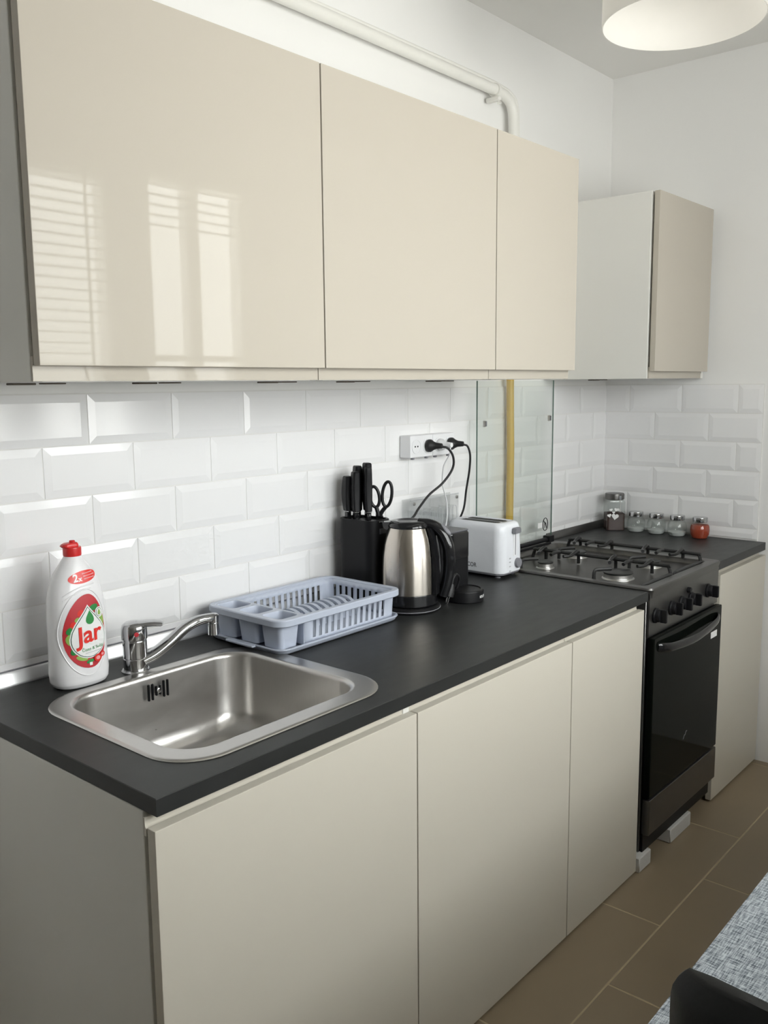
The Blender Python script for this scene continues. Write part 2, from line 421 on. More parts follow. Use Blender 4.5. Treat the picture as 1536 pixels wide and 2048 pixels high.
# ------------------------------------------------------------------ kitchen cabinets
def panelbox(x0, x1, y0, y1, z0, z1, t=.018, open_front=True):
    b_ = bmesh.new()
    box(b_, x0, x0+t, y0, y1, z0, z1, .001, 1); box(b_, x1-t, x1, y0, y1, z0, z1, .001, 1)
    box(b_, x0+t, x1-t, y0, y1, z0, z0+t); box(b_, x0+t, x1-t, y0, y1, z1-t, z1)
    box(b_, x0+t, x1-t, y1-.006, y1, z0+t, z1-t)
    return b_
BASE = [(-.016, .578, 'wide beige gloss base cabinet under the sink, nearest the viewer'),
        (.578, 1.178, 'wide beige gloss base cabinet in the middle under the worktop'),
        (1.178, 1.578, 'narrow beige gloss base cabinet directly left of the gas stove')]
ZD = 0.7756
def base_cab(x0, x1, label, group='beige base cabinets', yf=-.6425, sink=False):
    t = thing('base_cabinet', label, 'cabinet', (x0, 0, 0), 0, group)
    wd = x1-x0; zt = HC-.0276-.0005
    if sink:
        b_ = bmesh.new(); y0, y1, z0, th = -.622, -.02, .03, .018
        box(b_, .008, .008+th, -.605, y1, z0, zt, .001, 1); box(b_, wd-th, wd, y0, y1, z0, zt, .001, 1)
        box(b_, .008+th, wd-th, -.605, y1, z0, z0+th); box(b_, .008+th, wd-th, y1-.006, y1, z0+th, zt)
        obj('carcass', b_, 'carc', t)
    else:
        obj('carcass', panelbox(0, wd, -.616, -.02, .03, zt), 'carc', t)
    for lx, ly in ((.05, -.56), (wd-.05, -.56), (.05, -.08), (wd-.05, -.08)):
        obj('leg', L([(.02, 0), (.02, .006), (.013, .009), (.013, .03)], 12, lx, ly), 'black', t)
    d = obj('door', B(.0015, wd-.0015, yf, -.6235, .008, ZD, bev=.0016), 'lower', t)
    # recessed grip lip along the top of the door
    obj('grip_lip', prism(bmesh.new(), [(-.6235, ZD-.014), (-.6215, ZD-.014), (-.6215, ZD-.004), (-.6190, ZD+.001), (-.6190, zt-.003), (-.6165, zt-.003), (-.6165, ZD-.014)], .0012, wd-.0012, 'x'), 'lower', d)
    return t
for i, (a, b, l) in enumerate(BASE): base_cab(a, b, l, sink=(i == 0))
base_cab(2.142, XR-.002, 'narrow beige gloss base cabinet between the stove and the right wall')

UB, UT, UY = 1.4277, 1.9949, -.413
def wall_cab(x0, x1, label, group='beige wall cabinets', inset=0.0):
    t = thing('wall_cabinet', label, 'cabinet', (x0, 0, 1.404), 0, group)
    wd = x1-x0; o = -1.404
    obj('carcass', panelbox(0, wd, UY+.0265, -.003, 0, UT+o), 'carc', t)
    d = obj('door', B(.0015, wd-.0015-inset, UY, UY+.019, UB+o, UT+o-.0005, bev=.0016), 'front', t)
    obj('grip_lip', prism(bmesh.new(), [(UY+.019, UB+o+.014), (UY+.019, UB+o+.004), (UY+.0215, UB+o-.001), (UY+.0215, .001), (UY+.0255, .001), (UY+.0255, UB+o+.014)], .0012+.006*(inset > 0), wd-.0012-inset*1.3, 'x'), 'front', d)
    for hx in (wd*.28, wd*.72) if wd > .5 else (wd*.5,):
        obj('hinge_plate', B(hx-.05, hx-.005, -.10, -.075, -.004, -.0003, bev=.001, seg=1), 'dark_gap', t)
        obj('hinge_plate', B(hx+.01, hx+.055, -.10, -.080, -.003, -.0003, bev=.001, seg=1), 'dark_gap', t)
    return t
wall_cab(-.0186, .5814, 'wide beige gloss wall cabinet with window reflections, above the sink')
wall_cab(.5814, 1.1814, 'wide beige gloss wall cabinet in the middle of the row of three')
wall_cab(1.1814, 1.5814, 'narrow beige gloss wall cabinet left of the gap above the stove')
wall_cab(2.1057, XR-.002, 'beige wall cabinet with white side panel in the far right corner', inset=.026)

# worktops
def rr2(x0, x1, y0, y1, r, z, n=8): return rrect((x1-x0)/2, (y1-y0)/2, r, z, (x0+x1)/2, (y0+y1)/2, n)
SX0, SX1, SY0, SY1 = .068, .575, -.596, -.142
def worktop_with_hole():
    b_ = bmesh.new(); hole = rr2(SX0+.02, SX1-.02, SY0+.02, SY1-.02, .08, 0)
    x0, x1, y0, y1 = -.008, 1.606, -.639, -.0012
    z0, z1, e = HC-.0276, HC, .0012
    def rect(i, z): return [(x0+i, y0+i, z), (x1-i, y0+i, z), (x1-i, y1-i, z), (x0+i, y1-i, z)]
    vo = [[b_.verts.new(p) for p in rect(i, z)] for i, z in ((e, z0), (0, z0+e), (0, z1-e), (e, z1))]
    for a, b in zip(vo, vo[1:]): ring_faces(b_, a, b)
    vh = [[b_.verts.new((p[0], p[1], z)) for p in hole] for z in (z0, z1)]
    ring_faces(b_, vh[0], vh[1])
    for o_, h_ in ((vo[0], vh[0]), (vo[-1], vh[1])):
        es = [b_.edges.get((v[i], v[(i+1) % len(v)])) or b_.edges.new((v[i], v[(i+1) % len(v)])) for v in (o_, h_) for i in range(len(v))]
        bmesh.ops.triangle_fill(b_, use_beauty=True, use_dissolve=False, edges=es)
    return b_
tag(obj('worktop', worktop_with_hole(), 'top'), 'long charcoal worktop with the steel sink set into it', 'worktop', 'charcoal worktops')
tag(obj('worktop', B(0, XR-2.135-.001, -.639, -.0012, -.0276, 0, bev=.0012), 'top', loc=(2.135, 0, HC)), 'short charcoal worktop under the glass jars right of the stove', 'worktop', 'charcoal worktops')

# ------------------------------------------------------------------ sink and tap
t = thing('sink', 'rectangular brushed steel sink set into the charcoal worktop', 'sink', ((SX0+SX1)/2, (SY0+SY1)/2, HC))
hx, hy = (SX1-SX0)/2, (SY1-SY0)/2
IX0, IX1, IY0, IY1 = .108, .535, -.552, -.172
icx, icy, ihx, ihy = (IX0+IX1)/2-(SX0+SX1)/2, (IY0+IY1)/2-(SY0+SY1)/2, (IX1-IX0)/2, (IY1-IY0)/2
D = .165
rings = [rrect(hx-.002, hy-.002, .088, .0002, n=10), rrect(hx, hy, .09, .0008, n=10), rrect(hx-.002, hy-.002, .09, .0028, n=10), rrect(hx-.008, hy-.008, .086, .0036, n=10),
         rrect(ihx+.004, ihy+.004, .068, .0030, icx, icy, 10)]
for k in range(1, 6):
    a = k/5*PI/2; rings.append(rrect(ihx+.004-.008*math.sin(a), ihy+.004-.008*math.sin(a), .066, .003-.010*(1-math.cos(a)), icx, icy, 10))
rings.append(rrect(ihx-.010, ihy-.010, .064, -.08, icx, icy, 10))
for k in range(0, 8):
    a = k/7*PI/2; rr_ = .055
    rings.append(rrect(ihx-.018-rr_*(1-math.cos(a)), ihy-.018-rr_*(1-math.cos(a)), .062, -D+rr_-rr_*math.sin(a), icx, icy, 10))
rings.append(rrect(.045, .045, .044, -D-.004, icx+.02, icy, 10))
sb = bmesh.new(); loft(sb, rings, False, False)
basin = obj('basin', sb, 'steel', t)
drain = obj('drain', L([(.050, -D-.005), (.050, -D+.002), (.040, -D+.003), (.034, -D-.002), (.0005, -D-.002)], 24, icx+.02, icy), 'chrome', t)
obj('drain_screw', L([(.006, -D-.002), (.006, -D+.001), (.0005, -D+.002)], 12, icx+.02, icy), 'steel', drain)
ovx, ovy = .315-(SX0+SX1)/2, -.1885-(SY0+SY1)/2
for k in range(6):
    xx = ovx-.0225+k*.009
    hgt = .017 if k not in (2, 3) else .010
    obj('overflow_slot', B(xx-.002, xx+.002, ovy-.0012, ovy+.004, -.029-hgt, -.029+hgt, bev=.0009, seg=1), 'black', t)
obj('overflow_screw', L([(.005, ovy+.002), (.005, ovy-.002), (.003, ovy-.003)], 12, ovx, -.029, 'y'), 'chrome', t)

t = thing('mixer_tap', 'chrome single lever mixer tap behind the sink', 'tap', (.307, -.125, HC))
obj('base_ring', L([(.029, 0), (.029, .003), (.0265, .006), (.0242, .006)], 32), 'chrome', t)
obj('tap_body', L([(.0242, .006), (.0242, .028), (.0230, .0295), (.0242, .031), (.0242, .064), (.0230, .066), (.0230, .068)], 32), 'chrome', t)
hb = L([(.0250, .068), (.0258, .071), (.0258, .090), (.0240, .098), (.018, .103), (.008, .105), (.0005, .1055)], 32)
lever = obj('lever', hb, 'chrome', t)
lv = loft(bmesh.new(), [[Vector((.004+s, 0, z))+Vector((0, w_*math.cos(2*PI*i/12), h_*math.sin(2*PI*i/12))) for i in range(12)] for s, w_, h_, z in
     ((0, .019, .007, .098), (.02, .018, .007, .0995), (.036, .0165, .0065, .0995), (.05, .014, .0055, .098), (.0535, .011, .0035, .0975))])
bmesh.ops.rotate(lv, verts=lv.verts[:], cent=(0, 0, 0), matrix=Matrix.Rotation(math.radians(-42), 3, 'Z'))
obj('lever_tongue', lv, 'chrome', lever)
mk = L([(.0048, -.0258), (.0048, -.0268), (.0005, -.0270)], 14, 0, .083, 'y'); bmesh.ops.rotate(mk, verts=mk.verts[:], cent=(0, 0, 0), matrix=Matrix.Rotation(math.radians(-24), 3, 'Z'))
obj('temperature_mark', mk, 'red_print', lever)
sp = catmull([(.010, -.010, .022), (.035, -.018, .032), (.068, -.026, .052), (.100, -.031, .073), (.130, -.034, .083), (.156, -.036, .084), (.172, -.037, .0835)], 6)
n_ = len(sp)
rad = [(.0135-.004*i/n_, .0160-.005*i/n_) for i in range(n_)]
spout = obj('spout', T(sp, rad, 16, flat=(0, 0, 1)), 'chrome', t)
obj('nozzle', L([(.0095, .045), (.0115, .046), (.0115, .071), (.0105, .072), (.0115, .073), (.0120, .088), (.009, .091), (.0005, .0915)], 24, .172, -.037), 'chrome', t)

# ------------------------------------------------------------------ dish soap bottle
BT = .2803
t = thing('dish_soap_bottle', 'white dish soap bottle with red cap and red Jar label beside the sink', 'bottle', (.193, -.104, HC), math.radians(-1))
prof = [(z_, a_*(.955 if z_ < .24 else 1), b_) for z_, a_, b_ in [(0, .046, .028), (.004, .054, .035), (.012, .0585, .0395), (.03, .060, .041), (.06, .0585, .040), (.10, .0575, .039), (.14, .0580, .0385), (.17, .0565, .037), (.19, .0530, .035), (.21, .0465, .0315),
        (.225, .0385, .0275), (.238, .0290, .023), (.247, .0215, .0195), (.252, .0178, .0175), (.2545, .0165, .0165), (.258, .0155, .0155)]]
def ab(z):
    for (z0, a0_, b0_), (z1, a1_, b1_) in zip(prof, prof[1:]):
        if z <= z1:
            s = (z-z0)/(z1-z0); return a0_+(a1_-a0_)*s, b0_+(b1_-b0_)*s
    return prof[-1][1:]
NE = 2.5
def sect(z, a, b, n=40):
    ex = NE if z < .22 else max(2.0, NE-(z-.22)/.03*.5)
    return [(math.copysign(abs(math.cos(q))**(2/ex), math.cos(q))*a, math.copysign(abs(math.sin(q))**(2/ex), math.sin(q))*b, z) for q in [2*PI*(i+.5)/n for i in range(n)]]
zs = []
for (z0, a0_, b0_), (z1, a1_, b1_) in zip(prof, prof[1:]):
    for k in range(3): zs.append(z0+(z1-z0)*k/3)
zs.append(prof[-1][0])
obj('bottle_body', loft(bmesh.new(), [sect(z, *ab(z)) for z in zs]), 'bottle', t, sharp=60)
def fronty(x, z):
    a, b = ab(z); q = min(abs(x)/a, .9995)
    return -b*(1-q**NE)**(1/NE)
def decal(name, poly, m, off, rings_=5, parent=t, label=None):
    b_ = bmesh.new(); n = len(poly); cx = sum(p[0] for p in poly)/n; cz = sum(p[1] for p in poly)/n
    prev = None
    for k in range(rings_+1):
        s = 1-k/(rings_+.0)
        if k == rings_:
            c_ = b_.verts.new((cx, fronty(cx, cz)-off, cz))
            for i in range(n): b_.faces.new((prev[i], prev[(i+1) % n], c_))
            break
        ring = []
        for p in poly:
            x, z = cx+(p[0]-cx)*s, cz+(p[1]-cz)*s
            ring.append(b_.verts.new((x, fronty(x, z)-off, z)))
        if prev: ring_faces(b_, prev, ring)
        prev = ring
    return obj(name, b_, m, parent)
def ell(cx, cz, rx, rz, n=32, rot=0):
    o_ = []
    for i in range(n):
        a = 2*PI*i/n; x, z = rx*math.cos(a), rz*math.sin(a)
        o_.append((cx+x*math.cos(rot)-z*math.sin(rot), cz+x*math.sin(rot)+z*math.cos(rot)))
    return o_
def drop(cx, cz, rx, h, n=30):
    o_ = []
    for i in range(n):
        a = 2*PI*i/n-PI/2
        x = rx*math.cos(a); z = rx*math.sin(a)
        if math.sin(a) > 0.15:
            s = (math.sin(a)-.15)/.85; z = rx*.15+(h-rx*.15)*s; x = rx*math.cos(math.asin(.15))*(1-s)*(1+.25*math.sin(PI*s))*(1 if math.cos(a) >= 0 else -1)
        o_.append((cx+x, cz+z))
    return o_
LX, LZ = .005, .112
leaf = []
for i in range(44):
    a = 2*PI*i/44; rx = .050 if math.cos(a) < 0 else .036
    leaf.append((LX+rx*math.cos(a)*(1-.10*math.sin(a)), LZ+.072*math.sin(a)))
lab = decal('front_label', leaf, 'red_print', .0007)
def on(n_, p, m, off): return decal(n_, p, m, off, 3, lab)
for cx, cz, rx, rz, rot, m in ((-.031, .100, .010, .012, .4, 'lime_print'), (-.026, .079, .010, .007, .8, 'green_print'), (-.014, .062, .012, .005, -.3, 'lime_print'), (-.033, .118, .008, .006, .9, 'green_print'),
                               (-.018, .137, .006, .005, .3, 'lime_print'), (.016, .156, .010, .006, .3, 'green_print'), (.032, .128, .006, .015, .1, 'lime_print'), (.034, .104, .005, .016, 0, 'lime_print'), (.002, .053, .008, .004, .2, 'green_print'),
                               (-.012, .150, .007, .005, .8, 'red_text'), (-.026, .128, .007, .007, 0, 'red_text')):
    on('leaf_print', ell(cx, cz, rx, rz, 18, rot), m, .0011)
on('drop_outline', drop(.003, .098, .0385, .066), 'white_print', .0015)
on('drop_line', drop(.003, .098, .0365, .0625), 'dark_green', .0018)
on('drop_field', drop(.003, .098, .0353, .0605), 'white_print', .0021)
on('green_drop', drop(.006, .134, .0085, .019), 'green_print', .0025)
on('seal_print', ell(.027, .145, .0092, .0105, 24), 'white_print', .0024)
on('seal_line', ell(.027, .145, .0070, .0085, 24), 'dark_green', .0027)
on('seal_field', ell(.027, .145, .0062, .0077, 24), 'white_print', .0029)
on('seal_drop', drop(.027, .143, .0034, .009), 'lime_print', .0032)
def put_text(s, size, cx, cz, m, off, slope=0.0, bold=0.0, parent=lab, name='lettering', shear=0.0):
    return obj(name, text_mesh(s, size, lambda x, y: (cx+x, fronty(cx+x, cz+y+slope*x)-off, cz+y+slope*x), bold, shear=shear), m, parent)
put_text('Jar', .047, .004, .106, 'red_text', .0030, .10, .0010)
put_text('Čisto & Svěží', .0085, .009, .078, 'green_print', .0028, .06)
decal('print_line', [(-.008, .0695), (.026, .0715), (.026, .0727), (-.008, .0707)], 'pale_print', .0028, 2, lab)
for cx, cz, r_ in ((.018, .057, .0085), (.029, .062, .006)): 
    on('fruit_print', ell(cx, cz, r_, r_*.85, 18), 'red_text', .0034)
    on('fruit_flesh', ell(cx, cz, r_*.55, r_*.45, 14), 'pink_print', .0036)
on('size_mark', [(.000, .045), (.006, .045), (.006, .051), (.000, .051)], 'white_print', .0014)
badge = [(p[0], p[1]+.10*p[0]) for p in ell(.003, .2165, .030, .0115, 32)]
bd = decal('badge', badge, 'red_text', .0007)
put_text('2', .020, -.013, .2155, 'white_print', .0012, .1, .0006, bd)
put_text('x', .013, -.004, .2135, 'white_print', .0012, .1, .0004, bd)
for k, (x0, x1, z) in enumerate(((.001, .024, .2225), (.003, .028, .2175), (.004, .027, .2125))):
    decal('badge_line', [(x0, z-.0012), (x1, z+.0008), (x1, z+.0034), (x0, z+.0014)], 'pink_print', .0012, 2, bd)
# embossed ring round the label
pts = []
for i in range(64):
    a = 2*PI*i/64
    if not (-.62 < math.sin(a) < .9 and math.cos(a) > 0): pass
    x, z = LX-.004+.052*math.cos(a)*(1 if math.cos(a) < 0 else .82), LZ-.002+.084*math.sin(a)
    x = max(-.0565, min(.046, x)); pts.append((x, fronty(x, z)-.0002, z))
obj('embossed_ring', T(pts, .0012, 6, True), 'bottle', t)
for dz in (0, .008): 
    q = catmull([(-.040, fronty(-.040, .176+dz)-.0003, .176+dz), (-.026, fronty(-.026, .184+dz)-.0003, .184+dz), (-.008, fronty(-.008, .190+dz)-.0003, .190+dz), (.014+dz, fronty(.014, .194+dz)-.0003, .194+dz)], 6)
    obj('embossed_groove', T(q, .0012, 6), 'bottle', t)
cap = obj('cap', L([(.0165, .258-.003), (.0172, .257), (.0172, .270), (.0165, .272), (.0005, .2722)], 28), 'red_cap', t)
fl = bmesh.new()
loft(fl, [rrect(.0155, .010, .008, .272, -.004, 0), rrect(.0165, .0105, .008, .2745, -.0045, 0), rrect(.0160, .0100, .008, .278, -.0045, 0), rrect(.0125, .008, .007, .2805, -.003, 0)])
box(fl, -.0225, -.018, -.005, .005, .2742, .2772, .001, 1)
lathe(fl, [(.0055, .280), (.0055, .2835), (.0045, .2845), (.0005, .2847)], 16, .001, 0)
obj('flip_top', fl, 'red_cap', cap)

# ------------------------------------------------------------------ dish rack on its drip tray
RX, RY = .7525, -.170
t = thing('drip_tray', 'blue-grey plastic drip tray under the dish rack', 'tray', (RX, RY, HC))
hx, hy = .2030, .1260
loft_b = bmesh.new()
loft(loft_b, [rrect(hx-.012, hy-.012, .022, 0), rrect(hx-.006, hy-.006, .025, .004), rrect(hx-.003, hy-.003, .028, .009), rrect(hx, hy, .030, .0125), rrect(hx, hy, .030, .0150), rrect(hx-.004, hy-.004, .028, .0155),
              rrect(hx-.010, hy-.010, .024, .0085), rrect(hx-.016, hy-.016, .020, .0040)])
obj('tray_body', loft_b, 'rack', t)
obj('drain_lip', B(-hx-.010, -hx+.006, -.045, .045, .0095, .0150, bev=.0015, seg=1), 'rack', t)
t = thing('dish_rack', 'blue-grey slotted plastic dish rack with cutlery cups beside the sink', 'dish rack', (RX, RY, HC+.0045))
hx, hy, ZT_R = .2050, .1290, .0750
# rim
b_ = bmesh.new()
loft(b_, [rrect(hx-.002, hy-.002, .030, ZT_R-.016), rrect(hx, hy, .032, ZT_R-.014), rrect(hx, hy, .032, ZT_R-.002), rrect(hx-.002, hy-.002, .030, ZT_R), rrect(hx-.013, hy-.013, .020, ZT_R),
          rrect(hx-.015, hy-.015, .019, ZT_R-.002), rrect(hx-.015, hy-.015, .019, ZT_R-.006), rrect(hx-.004, hy-.004, .028, ZT_R-.006), rrect(hx-.004, hy-.004, .028, ZT_R-.016)], False, False)
obj('rim', b_, 'rack', t)
XC = -.122                                            # cups left of this
def wall_cols():
    top, bot, flag = [], [], []
    ht = (hx-.014, hy-.014); hb = (hx-.0165, hy-.0175); zb = .006
    def add(x, y, s): 
        kx = hb[0]/ht[0]; ky = hb[1]/ht[1]
        top.append((x, y, ZT_R-.004)); bot.append((XC+(x-XC)*((hb[0]-XC)/(ht[0]-XC)) if x > XC else x, y*ky, zb)); flag.append(s)
    x = XC; y = -ht[1]
    add(x, y, False); add(x+.018, y, False); x += .018
    for k in range(13):
        add(x+.0095, y, True); add(x+.0195, y, False); x += .0195
    rc = .018
    for i in range(5):
        a = -PI/2+PI/2*i/4; add(ht[0]-rc+rc*math.cos(a), -ht[1]+rc+rc*math.sin(a), False)
    y = -ht[1]+rc+.01
    for k in range(9):
        add(ht[0], y+.010, True); add(ht[0], y+.019, False); y += .0205
    for i in range(5):
        a = PI/2*i/4; add(ht[0]-rc+rc*math.cos(a), ht[1]-rc+rc*math.sin(a), False)
    x = ht[0]-.024
    for k in range(13):
        add(x-.0095, ht[1], True); add(x-.0195, ht[1], False); x -= .0195
    add(XC, ht[1], False)
    return top, bot, flag
top_, bot_, flag_ = wall_cols()
b_ = bmesh.new(); lv_ = [0, .22, .86, 1]
grid = [[b_.verts.new(Vector(p)+(Vector(q)-Vector(p))*s) for s in lv_] for p, q in zip(top_, bot_)]
for i in range(len(grid)-1):
    for j in range(3):
        if flag_[i] and j == 1: continue
        b_.faces.new((grid[i][j], grid[i+1][j], grid[i+1][j+1], grid[i][j+1]))
o = obj('slotted_wall', b_, 'rack', t); md = o.modifiers.new('thickness', 'SOLIDIFY'); md.thickness = .0022; md.offset = 0
obj('rack_floor', B(XC, hx-.028, -hy+.029, hy-.029, .0045, .0072), 'rack', t)
obj('cup_divider', B(XC-.001, XC+.0015, -hy+.016, hy-.016, .006, ZT_R-.002), 'rack', t)
for k in range(11):
    x = -.085+k*.0225
    arc = [(x, .014+.046*math.cos(PI-PI*i/12), .0065+.043*math.sin(PI*i/12)**.8) for i in range(13)]
    bb = bmesh.new()
    loft(bb, [[(x-.0055, p[1], p[2]), (x+.0055, p[1], p[2]), (x+.0055, p[1]*.98+.0002, max(.005, p[2]-.006)), (x-.0055, p[1]*.98+.0002, max(.005, p[2]-.006))] for p in arc])
    obj('plate_rib', bb, 'rack', t)
cy_ = [-.0765, 0, .0765]
for cy in cy_:
    bb = bmesh.new(); cx = (XC-hx+.012)/2-.0005; cw = (XC+hx-.012)/2; ch = .0383
    loft(bb, [rrect(cw, ch, .002, ZT_R-.001, cx, cy), rrect(cw-.006, ch-.007, .012, ZT_R-.001, cx, cy), rrect(cw-.008, ch-.009, .011, ZT_R-.004, cx, cy), rrect(cw-.013, ch-.013, .009, .0095, cx, cy)], False, True)
    ob_ = obj('cutlery_cup', bb, 'rack', t)
    b2 = bmesh.new()
    loft(b2, [rrect(cw-.004, ch-.004, .012, ZT_R-.006, cx, cy), rrect(cw-.010, ch-.010, .010, .0055, cx, cy)], False, True)
    obj('cup_shell', b2, 'rack', ob_)

# ------------------------------------------------------------------ knife block, knives, scissors
t = thing('knife_block', 'black rounded knife block against the tiled wall', 'knife block', (1.040, -.098, HC))
obj('block_body', loft(bmesh.new(), [rrect(.042, .063, .026, 0), rrect(.043, .064, .027, .002), rrect(.0425, .0635, .027, .224), rrect(.041, .062, .026, .2255), rrect(.036, .057, .022, .2255), rrect(.035, .056, .022, .219)]), 'black', t)
bd_ = obj('badge', B(-.013, .013, -.0656, -.0630, .190, .204, bev=.0008, seg=1), 'grey_print', t)
def knife(px, py, h, rot, label, wv=.0145, lean=0.0):
    k = thing('kitchen_knife', label, 'knife', (px, py, HC+.2202), rot, 'knives in the block')
    z0 = .006
    obj('bolster', B(-.0085, .0085, -.006, .006, 0.0, .020, bev=.0015, seg=1), 'black_gloss', k)
    obj('collar', B(-.0095, .0095, -.0068, .0068, .020, .0235, bev=.001, seg=1), 'chrome', k)
    rg = []
    for i in range(9):
        s = i/8; hw = wv*(.86+.22*math.sin(PI*s)**1.0+.12*s*s); z = .0235+(h-.0235)*s
        rg.append([(x+lean*s+.004*math.sin(PI*s), y, z) for x, y, _ in rrect(hw, .0105*(.9+.15*math.sin(PI*s)), .006, 0, n=3)])
    s_ = rg[-1]; cxx = sum(p[0] for p in s_)/len(s_)
    rg.append([(cxx+(x-cxx)*.8, y*.8, z+.003) for x, y, z in s_])
    obj('handle', loft(bmesh.new(), rg), 'black', k)
knife(1.0225, -.055, .112, 1.2, 'black handled kitchen knife, shortest and leftmost in the block')
knife(1.0240, -.082, .125, 1.1, 'black handled kitchen knife, second from the left in the block', .013)
knife(1.0500, -.066, .138, 1.1, 'black handled kitchen knife at the back, third from the left in the block')
knife(1.0425, -.110, .136, 1.0, 'black handled kitchen knife in front, fourth from the left in the block', .010)
knife(1.0615, -.090, .146, 1.1, 'black handled kitchen knife, tallest in the block, beside the scissors')
k = thing('scissors', 'black handled kitchen scissors standing at the right of the block', 'scissors', (1.066, -.128, HC+.2202), math.radians(-49), None)
obj('blades', B(-.010, .010, -.002, .002, 0, .018, bev=.0008, seg=1), 'chrome', k)
for sx, hh, ro in ((-1, .062, .0), (1, .075, .0)):
    cx = sx*.0165+.004; pts = []
    for i in range(28):
        a = 2*PI*i/28
        pts.append((cx+.0125*math.cos(a)+sx*.003*math.sin(a), 0, .030+hh/2+hh*.44*math.sin(a)))
    obj('finger_loop', T(pts, (.0042), 8, True), 'black', k)
    obj('shank', T(catmull([(sx*.002, 0, .010), (sx*.006+.001, 0, .022), (cx-sx*.004, 0, .034)], 5), .0055, 8), 'black', k)

# ------------------------------------------------------------------ kettle
KX, KY = 1.056, -.236
kt = thing('kettle_stand', 'black round power stand under the steel kettle', 'kettle stand', (KX, KY, HC))
obj('base_disc', L([(.076, 0), (.080, .003), (.080, .010), (.076, .014), (.070, .0155), (.0005, .0158)], 40), 'black', kt)
obj('base_trim', L([(.0806, .0055), (.0812, .0065), (.0806, .0075)], 40), 'grey_plastic', kt)
t = thing('kettle', 'brushed steel electric kettle with black lid and handle', 'kettle', (KX, KY, HC+.0165), math.atan2(-.90, .43))
obj('kettle_foot', L([(.066, 0), (.0725, .002), (.0725, .028), (.0715, .030)], 40), 'black_gloss', t)
obj('kettle_body', L([(.0712, .030), (.0720, .0315), (.0722, .06), (.0718, .09), (.0700, .125), (.0660, .155), (.0610, .175), (.0555, .190), (.0520, .1975)], 48), 'kettle', t, sharp=60)
obj('lid', L([(.0530, .1975), (.0545, .200), (.0525, .208), (.047, .2125), (.036, .2145), (.030, .2140), (.027, .2115), (.012, .2105), (.0005, .210)], 40), 'black_gloss', t)
sb = bmesh.new()
loft(sb, [[(-.044, -.022, .188), (-.044, .022, .188), (-.044, .024, .211), (-.044, -.024, .211)], [(-.060, -.013, .190), (-.060, .013, .190), (-.062, .014, .2085), (-.062, -.014, .2085)], [(-.0735, -.004, .202), (-.0735, .004, .202), (-.0760, .005, .2075), (-.0760, -.005, .2075)]])
sp_ = obj('spout', sb, 'black_gloss', t)
obj('spout_tip', B(-.078, -.070, -.0045, .0045, .2055, .2082, bev=.001, seg=1), 'chrome', sp_)
ps = catmull([(.025, 0, .208), (.058, 0, .204), (.082, 0, .188), (.0985, 0, .160), (.105, 0, .128), (.104, 0, .092), (.098, 0, .055), (.088, 0, .022)], 6)
nn = len(ps)
hd = obj('handle', T(ps, [(.0125+.003*math.sin(PI*i/nn), .0175-.004*i/nn) for i in range(nn)], 14, flat=(0, 0, 1)), 'black_gloss', t)
bn_ = L([(.0005, .0080), (.008, .0072), (.0105, .004), (.0105, 0)], 20); bmesh.ops.scale(bn_, vec=(1.7, .85, 1), verts=bn_.verts[:])
bmesh.ops.rotate(bn_, verts=bn_.verts[:], cent=(0, 0, 0), matrix=Matrix.Rotation(math.radians(47), 3, 'Y')); bmesh.ops.translate(bn_, verts=bn_.verts[:], vec=(.0935, 0, .190))
obj('lid_button', bn_, 'grey_plastic', hd)
spn = bmesh.new(); rg = []
for z, r_ in ((.030, .0722), (.06, .0725), (.09, .0721), (.125, .0703), (.155, .0665), (.178, .061), (.1975, .054)):
    rg.append([(r_*math.cos(a)+.001, r_*math.sin(a), z) for a in [-.42+.84*i/8 for i in range(9)]]+[((r_+.010)*math.cos(a), (r_+.010)*math.sin(a), z) for a in [.36-.72*i/8 for i in range(9)]])
obj('water_gauge', loft(spn, rg), 'black_gloss', t)

# ------------------------------------------------------------------ capsule coffee machine
t = thing('coffee_machine', 'slim black capsule coffee machine between kettle and toaster', 'coffee machine', (1.235, -.170, HC))
obj('machine_body', loft(bmesh.new(), [rrect(.050, .105, .014, .004, 0, .03), rrect(.052, .107, .015, .008, 0, .03), rrect(.052, .107, .015, .172, 0, .03), rrect(.050, .105, .013, .176, 0, .03)]), 'black', t)
obj('brew_head', loft(bmesh.new(), [rrect(.047, .030, .018, .104, .003, -.066), rrect(.049, .032, .019, .107, .003, -.066), rrect(.049, .032, .019, .172, .003, -.066), rrect(.046, .029, .017, .177, .003, -.066)]), 'black_gloss', t)
obj('lower_column', loft(bmesh.new(), [rrect(.048, .026, .016, .004, .003, -.070), rrect(.048, .026, .016, .105, .003, -.070)]), 'black', t)
lvv = obj('lever_cover', B(-.046, .050, -.090, .120, .1765, .1815, bev=.0018), 'grey_print', t)
obj('lever_trim', B(-.042, -.036, -.085, .110, .1815, .1830, bev=.0006, seg=1), 'chrome', lvv)
dr = obj('drip_base', L([(.049, 0), (.052, .003), (.052, .028), (.049, .032), (.044, .0325), (.042, .030), (.0005, .0298)], 40, -.018, -.125), 'black', t)
def puck(x, y):
    a = -1.36+x/.0525; r_ = .0526
    return (-.018+r_*math.cos(a), -.125+r_*math.sin(a), .0155+y)
obj('lettering', text_mesh('KRUPS', .0100, puck, .0002), 'white_print', dr)

